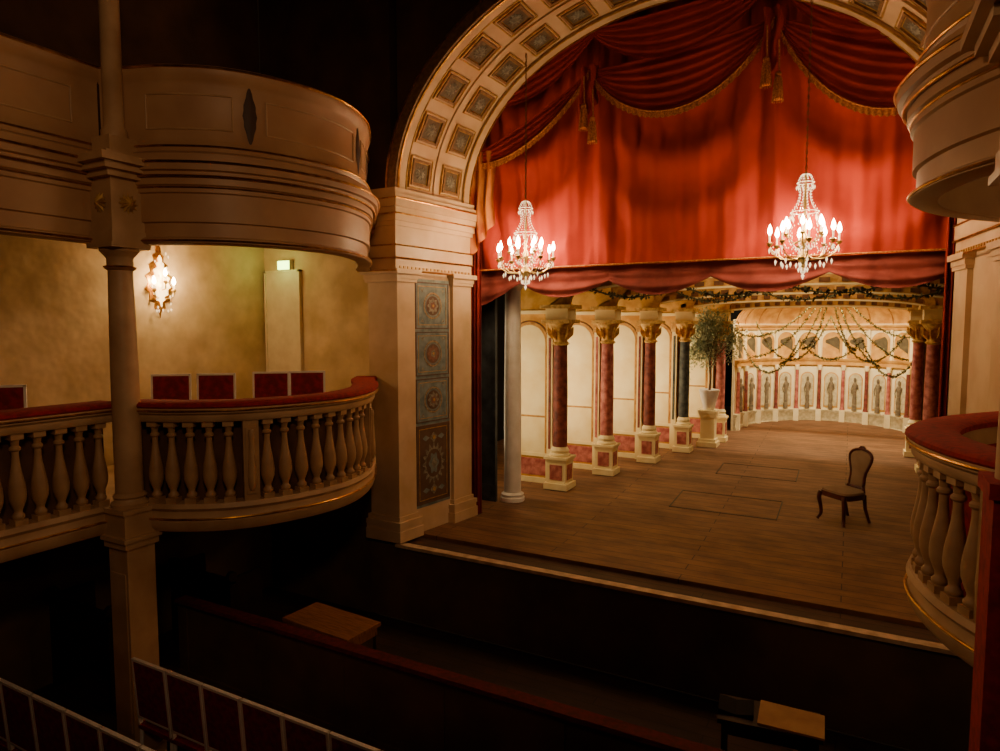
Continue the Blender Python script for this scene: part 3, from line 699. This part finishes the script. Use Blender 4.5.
# ------------------------------------------------------------ chandeliers
def chandelier(x, y, label, lead=None):
    zb = 3.33
    if lead:
        d = dup(lead, (x, y, zb+.03), None, label); d.scale = (.93, .93, .97); return d
    t = thing('crystal_chandelier', label, 'chandelier', (x, y, zb), 0, 'crystal chandeliers under the arch')
    m = MB(); m.lathe([(.002,.0),(.02,.02),(.035,.05),(.02,.09),(.05,.14),(.08,.18),(.05,.22),(.02,.27),(.03,.34),(.045,.40),(.02,.46),(.012,.7),(.022,.78),(.012,.85),(.010,1.05),(.025,1.08),(.01,1.12)], seg=14); m.obj('stem', silver, t)
    n = 8
    for k in range(n):
        a = 2*pi*k/n+.2; c, s_ = cos(a), sin(a); R0 = .37
        m = MB(); m.tube([(.03*c,.03*s_,.22),(.12*c,.12*s_,.16),(.24*c,.24*s_,.17),(.33*c,.33*s_,.23),(R0*c,R0*s_,.32)], .0075, 6)
        m.lathe([(.008,.31),(.033,.34),(.037,.35),(.02,.36)], R0*c, R0*s_, 0, 10); m.obj('arm', silver, t)
        m = MB(); m.lathe([(.010,.36),(.010,.44)], R0*c, R0*s_, 0, 8); m.obj('candle', candle, t)
        m = MB(); m.lathe([(.008,.44),(.026,.475),(.019,.515),(.002,.56)], R0*c, R0*s_, 0, 8); m.obj('bulb', bulb, t)
    for k in range(6):
        a = 2*pi*k/6+.5; c, s_ = cos(a), sin(a); R0 = .21
        m = MB(); m.tube([(.02*c,.02*s_,.38),(.12*c,.12*s_,.34),(R0*c,R0*s_,.42)], .007, 6); m.lathe([(.008,.41),(.032,.44),(.02,.45)], R0*c, R0*s_, 0, 10); m.obj('arm', silver, t)
        m = MB(); m.lathe([(.010,.45),(.010,.52)], R0*c, R0*s_, 0, 8); m.obj('candle', candle, t)
        m = MB(); m.lathe([(.008,.52),(.026,.55),(.019,.59),(.002,.63)], R0*c, R0*s_, 0, 8); m.obj('bulb', bulb, t)
    m = MB()
    m.tube([(.09*cos(2*pi*k/20),.09*sin(2*pi*k/20),1.0) for k in range(20)], .004, 5, closed=True)
    m.tube([(.15*cos(2*pi*k/24),.15*sin(2*pi*k/24),.68) for k in range(24)], .004, 5, closed=True)
    for k in range(10):
        a = 2*pi*k/10; c, s_ = cos(a), sin(a)
        for i in range(11):
            q = i/10; r = .09-.04*sin(pi*q)+.06*q**1.8; m.octa((r*c, r*s_, 1.0-.32*q), .0065, .022)
        for i in range(6):
            q = i/5; r = .03+.06*q; m.octa((r*c, r*s_, 1.09-.09*q*q), .006, .018)
        for i in range(10):
            q = i/9; r = .15-.10*q+.06*sin(pi*q); m.octa((r*c, r*s_, .68-.42*q-.08*sin(pi*q)), .007, .026)
        m.octa((.155*c, .155*s_, .62), .012, .075); m.octa((.095*c,.095*s_,.95), .009, .05)
    for k in range(8):
        a = 2*pi*k/8+.2; a2 = a+2*pi/8
        for i in range(9):
            q = i/8; x0 = .37*cos(a)*(1-q)+.37*cos(a2)*q; y0 = .37*sin(a)*(1-q)+.37*sin(a2)*q
            m.octa((x0, y0, .33-.35*q*(1-q)), .007, .022)
        for rr, zz_ in [(.37,.27),(.30,.14),(.22,.10)]: m.octa((rr*cos(a), rr*sin(a), zz_), .013, .07)
        for i in range(8):
            q = i/7; m.octa(((.14*(1-q)+.36*q)*cos(a), (.14*(1-q)+.36*q)*sin(a), .66-.3*q-.22*sin(pi*q)), .006, .02)
        for rr, zz_ in [(.08,.10),(.05,.05)]: m.octa((rr*cos(a+.3), rr*sin(a+.3), zz_), .012, .06)
    m.ball((0,0,.03), .03); m.octa((0,0,-.02), .02, .07)
    m.obj('crystal_strands', crystal, t, 'crystal strands and drops with an added warm glow')['kind'] = 'stuff'
    return t
ch = chandelier(-3.82, 7.9, 'lit crystal chandelier hanging before the red curtain near the pier')
chandelier(-.49, 7.9, 'lit crystal chandelier hanging before the red curtain', ch)
for x, tz in [(-3.82, 6.34), (-.49, 6.62)]:
    o = [k for k in bpy.data.objects if k.name.startswith('crystal_chandelier') and abs(k.location.x-x) < .01][0]
    m = MB(); z = 1.10; top = tz-3.33; i = 0
    m.tube([(0,0,z),(0,0,top)], .004, 5)
    while z < top-.02:
        if i % 2: m.tube([(.012*cos(2*pi*k/8),0,z+.022+.026*sin(2*pi*k/8)) for k in range(8)], .004, 4, closed=True)
        else: m.tube([(0,.012*cos(2*pi*k/8),z+.022+.026*sin(2*pi*k/8)) for k in range(8)], .004, 4, closed=True)
        z += .042; i += 1
    m.obj('chain', brass, o)

# ------------------------------------------------------------ scenery wings
def scol(m, cx, cy, z0, z1, r):   # 0 shaft, 1 base cream, 2 capital, 3 pink
    h = z1-z0
    for a, b, hw in [(0,.10,1.7),(.10,.46,1.4),(.46,.50,1.5),(.50,.54,1.7)]:
        m.box(cx-r*hw,cx+r*hw,cy-r*hw,cy+r*hw,z0+a,z0+b,1)
    m.box(cx-r*.9,cx+r*.9,cy-r*1.46,cy-r*1.4,z0+.16,z0+.41,3); m.box(cx+r*1.4,cx+r*1.46,cy-r*.9,cy+r*.9,z0+.16,z0+.41,3)
    m.lathe([(1.4*r,.54),(1.45*r,.57),(1.2*r,.60),(1.3*r,.64),(r,.70)], cx, cy, z0, 20, 1)
    m.lathe([(r,.68),(r,h*.55),(.9*r,h-.46)], cx, cy, z0, 20, 0)
    m.lathe([(.9*r,h-.50),(1.25*r,h-.47),(.95*r,h-.44),(1.0*r,h-.32),(1.7*r,h-.16),(1.85*r,h-.14)], cx, cy, z0, 20, 2)
    for k in range(10):
        a = 2*pi*k/10; m.leaf((cx+.95*r*cos(a),cy+.95*r*sin(a),z1-.42), (.6*cos(a),.6*sin(a),1.3), (-sin(a),cos(a),0.01), .25, .10, 2)
    m.box(cx-2.0*r,cx+2.0*r,cy-2.0*r,cy+2.0*r,z1-.14,z1-.08,2); m.box(cx-1.6*r,cx+1.6*r,cy-1.5*r,cy+1.5*r,z1-.08,z1+.10,1); m.box(cx-2.2*r,cx+2.2*r,cy-2.1*r,cy+2.1*r,z1+.10,z1+.16,2)
WING = [(-4.24,10.21,redm,2.98),(-3.82,11.36,pinkm,2.98),(-3.36,12.5,redm,2.98),(-2.95,13.57,greenm,2.98),(-2.45,14.79,pinkm,2.98)]
def wing(x, y, cm, ztop, sgn, label):
    t = thing('scenery_wing', label, 'stage scenery', (x, y, zf(y)), 0, 'painted scenery wings')
    h = ztop-zf(y); r = .122-.006*(y-10.2)
    m = MB(); scol(m, 0, -.10, 0, h, r)
    m.box(-sgn*.23-.05,-sgn*.23+.05,-.02,.06,.5,h-.3,1); m.box(-sgn*.23-.065,-sgn*.23+.065,-.03,.06,0,.5,1); m.box(-sgn*.23-.07,-sgn*.23+.07,-.03,.06,h-.3,h-.1,2); m.box(-sgn*.23-.02,-sgn*.23+.02,-.028,-.02,.62,h-.38,0)
    m.obj('column', [cm, pale, capm, pinkm], t, 'marbled column with gold base and capital')
    a, b = sorted((0, -sgn*1.0))
    m = MB(); m.box(a,b,.06,.10,0,h+1.0,1)
    m.box(min(-sgn*.02,-sgn*.17),max(-sgn*.02,-sgn*.17),.045,.06,.0,h-.1,4)  # brown strip beside the column paints in the shadowed gap
    m.box(a,b,.02,.06,0,.09,0); m.box(a,b,.03,.06,.46,.52,0)
    c = -sgn*.64
    m.box(c-.33,c+.33,.045,.06,.13,.42,2)
    z0, z1 = .52, h-.46; K = 18
    for (hw_, yy, mi) in [(.375,.055,4),(.35,.051,3),(.31,.047,1),(.295,.043,0)]:
        P = [(c-hw_,yy,z0),(c+hw_,yy,z0)]+[(c+hw_*cos(pi*k/K),yy,z1+hw_*1.0*sin(pi*k/K)) for k in range(K+1)]
        n_ = len(P); m.add(P+[(p[0],.06,p[2]) for p in P], [tuple(range(n_))]+[(i,(i+1)%n_,n_+(i+1)%n_,n_+i) for i in range(n_)], mi)
    m.box(c-.295,c+.295,.036,.043,z0+.62,z0+.65,3)
    m.box(a,b,.02,.06,h+.02,h+.08,0)
    m.obj('painted_flat', [pale, yell, pinkm, ochre, brownsh], t, 'pale yellow painted wall flat with arched bay')
    m = MB()
    for i in range(14):
        a0, a1 = pi/2*i/14, pi/2*(i+1)/14
        def Q2(a_, r_, yy): return (sgn*(.9-r_*cos(a_)), yy, h+.17+(r_*sin(a_))*.55)
        m.hexa([Q2(a0,.78,.0),Q2(a1,.78,.0),Q2(a1,.92,.0),Q2(a0,.92,.0),Q2(a0,.78,.06),Q2(a1,.78,.06),Q2(a1,.92,.06),Q2(a0,.92,.06)])
    m.obj('arch_bracket', ochre, t)
for i, (x, y, cm, zt) in enumerate(WING):
    nm = {redm: 'dark red', pinkm: 'pink', greenm: 'gray-green'}[cm]
    wing(x, y, cm, zt, 1, 'painted scenery flat with %s marbled column and gold base' % nm)
for (x, y, cm) in [(2.1,11.36,pinkm),(1.62,12.5,redm),(1.24,13.57,pinkm),(1.12,14.79,pinkm)]:
    wing(x, y, cm, 2.98, -1, 'painted scenery flat with %s marbled column near the curved box' % ('pink' if cm is pinkm else 'dark red'))
t = thing('scenery_column', 'white painted scenery column with moulded base beside a dark board', 'column', (-4.66, 9.19, zf(9.19)))
m = MB(); m.lathe([(.19,0),(.19,.06),(.17,.07),(.18,.11),(.14,.14)], seg=24); m.obj('base', white, t)
m = MB(); m.lathe([(.135,.14),(.135,1.5),(.12,3.3)], seg=24); m.obj('shaft', white, t)
m = MB(); m.lathe([(.12,3.3),(.15,3.34),(.17,3.42),(.17,3.5)], seg=24); m.obj('capital', white, t)
m = MB(); m.box(-5.6,-4.86,9.0,9.05,zf(9)-.0,3.7); m.box(-5.6,-4.86,8.985,9.0,.05,.3); m.box(-4.9,-4.86,8.98,9.0,.05,3.7)
tag(m.obj('masking_board', marbd), 'dark blue-gray marbled masking board behind the pier', 'stage scenery')

for k, (y, xl, xr) in enumerate([(10.3,-4.5,2.6),(11.45,-4.1,2.2),(12.6,-3.6,1.75),(13.65,-3.2,1.3),(14.9,-2.7,1.2)]):
    m = MB(); zb = 3.20-.03*k; n = 40
    xc = (xl+xr)/2; hw = (xr-xl)/2
    for i in range(n):
        def pt(i_, e=0):
            u = -1+2*i_/n; return (xc+hw*u, zb-.06+e+(.38-.055*k)*max(0, 1-abs(u)**2.6)**.6)
        p, q = pt(i), pt(i+1)
        m.hexa([(p[0],y,p[1]),(q[0],y,q[1]),(q[0],y+.04,q[1]),(p[0],y+.04,p[1]),(p[0],y,5.2),(q[0],y,5.2),(q[0],y+.04,5.2),(p[0],y+.04,5.2)], 0)
        m.hexa([(p[0],y-.03,p[1]),(q[0],y-.03,q[1]),(q[0],y,q[1]),(p[0],y,p[1]),(p[0],y-.03,p[1]+.03),(q[0],y-.03,q[1]+.03),(q[0],y,q[1]+.03),(p[0],y,p[1]+.03)], 1)
        if i % 2: m.hexa([(p[0],y-.02,p[1]+.05),(q[0],y-.02,q[1]+.05),(q[0],y,q[1]+.05),(p[0],y,p[1]+.05),(p[0],y-.02,p[1]+.12),(q[0],y-.02,q[1]+.12),(q[0],y,q[1]+.12),(p[0],y,p[1]+.12)], 2)
    tag(m.obj('scenery_border', [ochre, pale, brownsh]), 'ochre painted arched ceiling border hung across the stage', 'stage scenery', 'ceiling borders over the stage')
def garland(P0, P1, sag, label, r=.035, n=26, mt=None):
    m = MB(); pts = []
    for i in range(n+1):
        u = i/n; p = Vector(P0).lerp(Vector(P1), u); p.z -= sag*4*u*(1-u); pts.append(p)
    m.tube(pts, r*.35, 6)
    for p0, p1 in zip(pts, pts[1:]):
        for k in range(10):
            p = p0.lerp(p1, random.random()); d = Vector((random.uniform(-1,1),random.uniform(-1,1),random.uniform(-1,1)))
            m.leaf(p, d, (0,.3,1), r*1.9, r*1.1)
    tag(m.obj('leaf_garland', mt or leafg, recalc=False), label, 'garland', 'hanging leaf garlands')
for y, xl, xr, nn in [(10.22,-3.8,2.0,4),(12.5,-2.9,1.4,3)]:
    for i in range(nn):
        a = xl+(xr-xl)*i/nn; b = xl+(xr-xl)*(i+1)/nn
        garland((a,y,3.42),(b,y,3.42), .17, 'olive leaf garland hung in front of the ceiling border', .036, 16)
for k, (xe, ze) in enumerate([(-2.2,2.6),(-1.95,2.1),(-1.4,1.95),(-.95,2.3),(.1,2.3),(.55,1.95),(1.05,2.1),(1.3,2.6)]):
    garland((-.4+.07*(k-3.5),15.5,3.4),(xe,15.9,ze), .30, 'pale leaf garland fanning down before the painted colonnade', .026, 30, leafl)
for a, b, z0, z1, sg in [(-2.2,-1.0,2.45,2.5,.72),(-1.0,.2,2.5,2.5,.42),(.2,1.3,2.5,2.45,.72),(-1.9,-.4,2.9,3.0,.9),(-.4,1.1,3.0,2.9,.9)]:
    garland((a,15.8,z0),(b,15.8,z1), sg, 'pale leaf garland looping before the painted colonnade', .028, 30, leafl)

# ------------------------------------------------------------ exedra backdrop
t = thing('painted_colonnade', 'curved pale painted colonnade with niches, statues and pink columns', 'stage scenery', (-.4, 15.9, .35))
def E(s, o, z):
    a = pi*(1-s); n = Vector((-cos(a)/1.95, -sin(a)/2.1)).normalized()
    return (1.95*cos(a)+n.x*o, 2.1*sin(a)+n.y*o, z-.35)
path = [(E(i/60,0,.35)[0], E(i/60,0,.35)[1], (Vector(E(i/60,1,.35))-Vector(E(i/60,0,.35))).x, (Vector(E(i/60,1,.35))-Vector(E(i/60,0,.35))).y) for i in range(61)]
m = MB(); m.sweep(path, [(-.05,0),(0,0),(0,2.6),(-.05,2.6)]); m.obj('curved_wall', palew, t)
m = MB(); m.sweep(path, [(0,0),(.07,0),(.07,.1),(.05,.12),(.05,.32),(.08,.36),(.08,.40),(0,.40)]); m.obj('plinth', graylit, t)
m = MB(); m.sweep(path, [(0,1.50),(.06,1.50),(.06,1.58),(.09,1.61),(.10,1.66),(0,1.66)]); m.obj('entablature', yell, t)
m = MB(); m.sweep(path, [(0,2.36),(.05,2.36),(.05,2.40),(.09,2.44),(.09,2.48),(0,2.48)]); m.obj('cornice', yell, t)
def dome(s, v, o=0):
    k = cos(v*1.25); p = E(s, o, .35); return (p[0]*k, p[1]*k, 2.5+.8*sin(v*1.25)-o*.3)
m = MB(); m.grid(lambda u, v: dome(u, v), 48, 12); m.obj('half_dome', yell, t, 'painted half dome')
nb = 11
for i in range(nb+1):
    s = .02+.96*i/nb
    m = MB(); p = E(s,.07,.75)
    m.box(p[0]-.06,p[0]+.06,p[1]-.06,p[1]+.06,.0,.42,1)
    m.lathe([(.06,.42),(.048,.46),(.042,.5),(.036,1.38)], p[0], p[1], 0, 12, 0); m.lathe([(.036,1.38),(.05,1.43),(.055,1.50)], p[0], p[1], 0, 12, 1)
    q = E(s,.03,1.76); m.box(q[0]-.025,q[0]+.025,q[1]-.025,q[1]+.025,1.66,2.36,1)
    m.tube([dome(s, k/10, .01) for k in range(10)], .012, 6, 2)
    m.obj('column', [pinkm if i % 2 == 0 else redm, palew, ochre], t)
for i in range(nb):
    s = .02+.96*(i+.5)/nb
    def archshape(m, hw, z0, z1, o, mi):
        pts = [E(s-hw,o,z0), E(s+hw,o,z0)]
        K = 12
        for k in range(0, K+1):
            a = pi*k/K; pts.append(E(s+hw*cos(a), o, z1+hw*6.2*sin(a)))
        m.add(pts, [tuple(range(len(pts)))], mi)
    m = MB(); archshape(m, .036, .35+1.67, .35+2.08, .006, 1); archshape(m, .026, .35+1.69, .35+2.06, .012, 0)
    m.obj('arched_opening', [darkn, yell], t, 'round headed dark arch in the upper arcade', recalc=False)
    m = MB(); archshape(m, .026, .35+.46, .35+1.16, .008, 1); archshape(m, .022, .35+.5, .35+1.16, .012, 0)
    m.obj('niche', [graylit, yell], t, 'pale painted arched statue niche', recalc=False)
    m = MB(); p = E(s,.06,.35)
    m.lathe([(.05,.42),(.05,.55),(.035,.56),(.045,.7),(.03,.85),(.05,1.0),(.045,1.07),(.016,1.1),(.028,1.14),(.028,1.19),(.005,1.22)], p[0], p[1], 0, 10, 0, 1, .6)
    m.tube([(p[0]-.045,p[1],1.04),(p[0]-.075,p[1],.92),(p[0]-.05,p[1],.82)], .012, 5); m.tube([(p[0]+.045,p[1],1.04),(p[0]+.07,p[1],.93),(p[0]+.06,p[1]-.01,1.05)], .012, 5)
    m.obj('statue', figm, t, 'small gray painted statue')
# ------------------------------------------------------------ potted tree
def tree(x, y, label):
    z0 = zf(y)
    t = thing('potted_tree', label, 'potted plant', (x, y, z0), 0)
    m = MB()
    for a, b, h in [(0,.1,.2),(.1,.16,.17),(.16,.62,.14),(.62,.70,.17),(.70,.76,.19)]: m.box(-h,h,-h,h,a,b)
    m.obj('pedestal', pale, t)
    m = MB(); m.lathe([(.10,.76),(.12,.78),(.14,.9),(.18,1.05),(.20,1.14),(.21,1.17),(.195,1.19),(.15,1.17)], seg=20); m.obj('pot', white, t, 'white glazed pot')
    m = MB(); m.tube([(0,0,1.15),(.02,0,1.4),(-.01,.02,1.7),(0,0,2.0)], .022, 8)
    for k in range(7):
        a = k*.9; m.tube([(0,0,1.6+.05*k),(.15*cos(a),.15*sin(a),1.9+.05*k),(.32*cos(a),.32*sin(a),2.1+.05*k)], .01, 5)
    m.obj('trunk', barkm, t)
    m = MB()
    cl = [Vector((random.gauss(0,.27),random.gauss(0,.16),random.gauss(0,.27))) for k in range(44)]
    for i in range(4200):
        d = Vector((random.gauss(0,1),random.gauss(0,1),random.gauss(0,1)))
        c = random.choice(cl)+d*.08+Vector((0,0,2.22))
        m.leaf(c, (d+Vector((random.uniform(-.8,.8),random.uniform(-.8,.8),random.uniform(-.8,.8)))), (random.random(),random.random(),1), .08, .03)
    m.obj('foliage', leafm, t, 'loose pale gray-green crown', recalc=False)
tree(-2.58, 14.15, 'pale green tree in a white pot on a pale pedestal')

# ------------------------------------------------------------ stage chair
t = thing('upholstered_chair', 'carved dark wood chair with tan upholstery standing alone on stage', 'chair', (-.02, 10.15, zf(10.15)), radians(-44))
t.scale = (.96, .96, .96)
def cab(x0, y0, x1, y1): return [(x0,y0,.42),(x0+(x1-x0)*.7,y0+(y1-y0)*.7,.33),(x0,y0,.2),(x0-(x1-x0)*.1,y0-(y1-y0)*.1,.09),(x1,y1,.012)]
for sx in (-1, 1):
    m = MB(); m.tube(crom([Vector(p) for p in cab(sx*.21,-.2,sx*.235,-.23)], 4), [.036-.018*k/16 for k in range(16)]+[.024], 8); m.obj('leg', mahog, t)
    m = MB(); m.tube([(sx*.17,.2,.42),(sx*.175,.22,.22),(sx*.19,.29,.012)], [.03,.024,.02], 8); m.obj('leg', mahog, t)
def seatp(a):
    return (.25*(abs(cos(a))**.55)*(1 if cos(a) > 0 else -1)*(1-.12*sin(a)), .225*(abs(sin(a))**.55)*(1 if sin(a) > 0 else -1))
K = 32; m = MB()
o1 = [seatp(2*pi*k/K) for k in range(K)]
m.add([(x,y,.37) for x,y in o1]+[(x*1.02,y*1.02,.445) for x,y in o1], [(k,(k+1)%K,K+(k+1)%K,K+k) for k in range(K)]+[tuple(range(K))[::-1], tuple(K+k for k in range(K))])
m.obj('seat_rail', mahog, t)
m = MB(); vs = [(0,0,.51)]
for j, (sc_, zz_) in enumerate([(.5,.507),(.8,.492),(.95,.47),(.98,.445)]): vs += [(x*sc_,y*sc_,zz_) for x,y in o1]
fs = [(0,1+k,1+(k+1)%K) for k in range(K)]
for j in range(3): fs += [(1+j*K+k,1+(j+1)*K+k,1+(j+1)*K+(k+1)%K,1+j*K+(k+1)%K) for k in range(K)]
m.add(vs, fs); m.obj('seat', tanuph, t)
BH = [(.0,.115),(.12,.125),(.25,.118),(.4,.125),(.55,.155),(.7,.185),(.82,.19),(.92,.16),(.98,.09),(1.0,.0)]
def bw(h):
    for (h0,w0),(h1,w1) in zip(BH, BH[1:]):
        if h <= h1: return w0+(w1-w0)*(h-h0)/(h1-h0)
    return 0
hs = [0,.08,.16,.25,.33,.41,.5,.58,.66,.74,.82,.88,.93,.97,.99]
outl = [(bw(h), .50+.54*h) for h in hs]+[(0,1.045)]+[(-bw(h), .50+.54*h) for h in hs[::-1]]
def P3b(x, z, f=1.0, o=0.0):
    zc = .80; z = zc+(z-zc)*f; return (x*f, .215+.16*(z-.45)+o, z)
m = MB(); m.tube([P3b(x, z) for x, z in outl], .022, 8, closed=True)
m.tube([(-.16,.2,.42),(-.125,.22,.52)], .024, 8); m.tube([(.16,.2,.42),(.125,.22,.52)], .024, 8)
m.tube([(-.05,.312,1.05),(-.02,.318,1.075),(.02,.318,1.075),(.05,.312,1.05)], .016, 8); m.obj('backrest_frame', mahog, t, 'carved waisted back frame')
m = MB(); no = len(outl)
for side in (-1, 1):
    vs = [P3b(0, .80, 1, side*.03)]
    for ff, oo in [(.6,.024),(.94,.004)]: vs += [P3b(x, z, ff, side*oo) for x, z in outl]
    m.add(vs, [(0,1+k,1+(k+1)%no) for k in range(no)]+[(1+k,1+no+k,1+no+(k+1)%no,1+(k+1)%no) for k in range(no)])
m.obj('backrest', tanuph, t, 'padded tan back panel')

# ------------------------------------------------------------ lights
def pl(x, y, z, e, c, r=.1):
    d = bpy.data.lights.new('point', 'POINT'); d.energy = e; d.color = c; d.shadow_soft_size = r
    o = bpy.data.objects.new('light', d); COL.objects.link(o); o.location = (x, y, z); return o
def spot(x, y, z, e, c, to, ang_, r=.3):
    d = bpy.data.lights.new('spot', 'SPOT'); d.energy = e; d.color = c; d.shadow_soft_size = r; d.spot_size = radians(ang_); d.spot_blend = .9
    o = bpy.data.objects.new('light', d); COL.objects.link(o); o.location = (x, y, z)
    o.rotation_euler = (Vector(to)-Vector((x, y, z))).to_track_quat('-Z', 'Y').to_euler(); return o
def al(x, y, z, e, c, sx, sy, to):
    d = bpy.data.lights.new('area', 'AREA'); d.shape = 'RECTANGLE'; d.size = sx; d.size_y = sy; d.energy = e; d.color = c
    o = bpy.data.objects.new('light', d); COL.objects.link(o); o.location = (x, y, z)
    o.rotation_euler = (Vector(to)-Vector((x, y, z))).to_track_quat('-Z', 'Y').to_euler(); return o
W = (1, .64, .32); W2 = (1, .74, .40)
for x in (-3.82, -.49):
    for k in range(4):
        a = 2*pi*(2*k)/8+.2; pl(x+.40*cos(a), 7.9+.40*sin(a), 3.93, 13, W, .025)
pl(-7.12, 5.22, 3.34, 22, (1, .68, .33), .05)
pl(3.25, 5.22, 3.34, 30, (1, .68, .33), .05)
pl(-7.0, 6.6, 3.62, 2.2, (.66, 1, .28), .05)
for k in range(4):
    xk, yk = WING[k][0], WING[k][1]
    al(xk-.62, yk+.35, 1.9, 28, W2, .2, 2.2, (xk-.1, yk+1.3, 1.9))
al(-5.35, 9.35, 1.9, 22, W2, .2, 2.2, (-4.6, 10.3, 1.9))
for k, y in enumerate([9.6, 10.8, 11.95, 13.05, 14.2]):
    al(-1.6+.15*k, y, 4.3, 8+4*k, W2, 3.5, .25, (-2.0+.3*k, y+.9, 0.6))
    if k < 4: al(-1.2+.1*k, y+.25, 3.75, 5, W2, 2.5, .1, (-1.2+.1*k, y+1.1, 3.4))
al(-.5, 15.25, 3.95, 220, (1, .82, .50), 2.4, .3, (-.5, 17.2, 1.4))
pl(-1.75, 15.3, 3.6, 30, W2, .1)
spot(1.6, -1.2, 5.6, 270, (1, .60, .32), (-5.3, 4.3, 3.3), 62)
spot(-4.2, -.5, 5.6, 250, (1, .62, .34), (.6, 4.7, 3.3), 56)
pl(-2.2, 1.2, 4.6, 26, (1, .60, .32), .5)
w = bpy.data.worlds.new('world'); bpy.context.scene.world = w; w.use_nodes = True
w.node_tree.nodes['Background'].inputs[0].default_value = (.5, .28, .14, 1); w.node_tree.nodes['Background'].inputs[1].default_value = .012

# ------------------------------------------------------------ camera
cd = bpy.data.cameras.new('camera'); co = bpy.data.objects.new('camera', cd); COL.objects.link(co)
cd.sensor_width = 36; cd.sensor_fit = 'HORIZONTAL'; cd.lens = 23.76; cd.clip_start = .05
co.location = (0, 0, 2.8); co.rotation_euler = (radians(90-4.3), 0, radians(28))
bpy.context.scene.camera = co
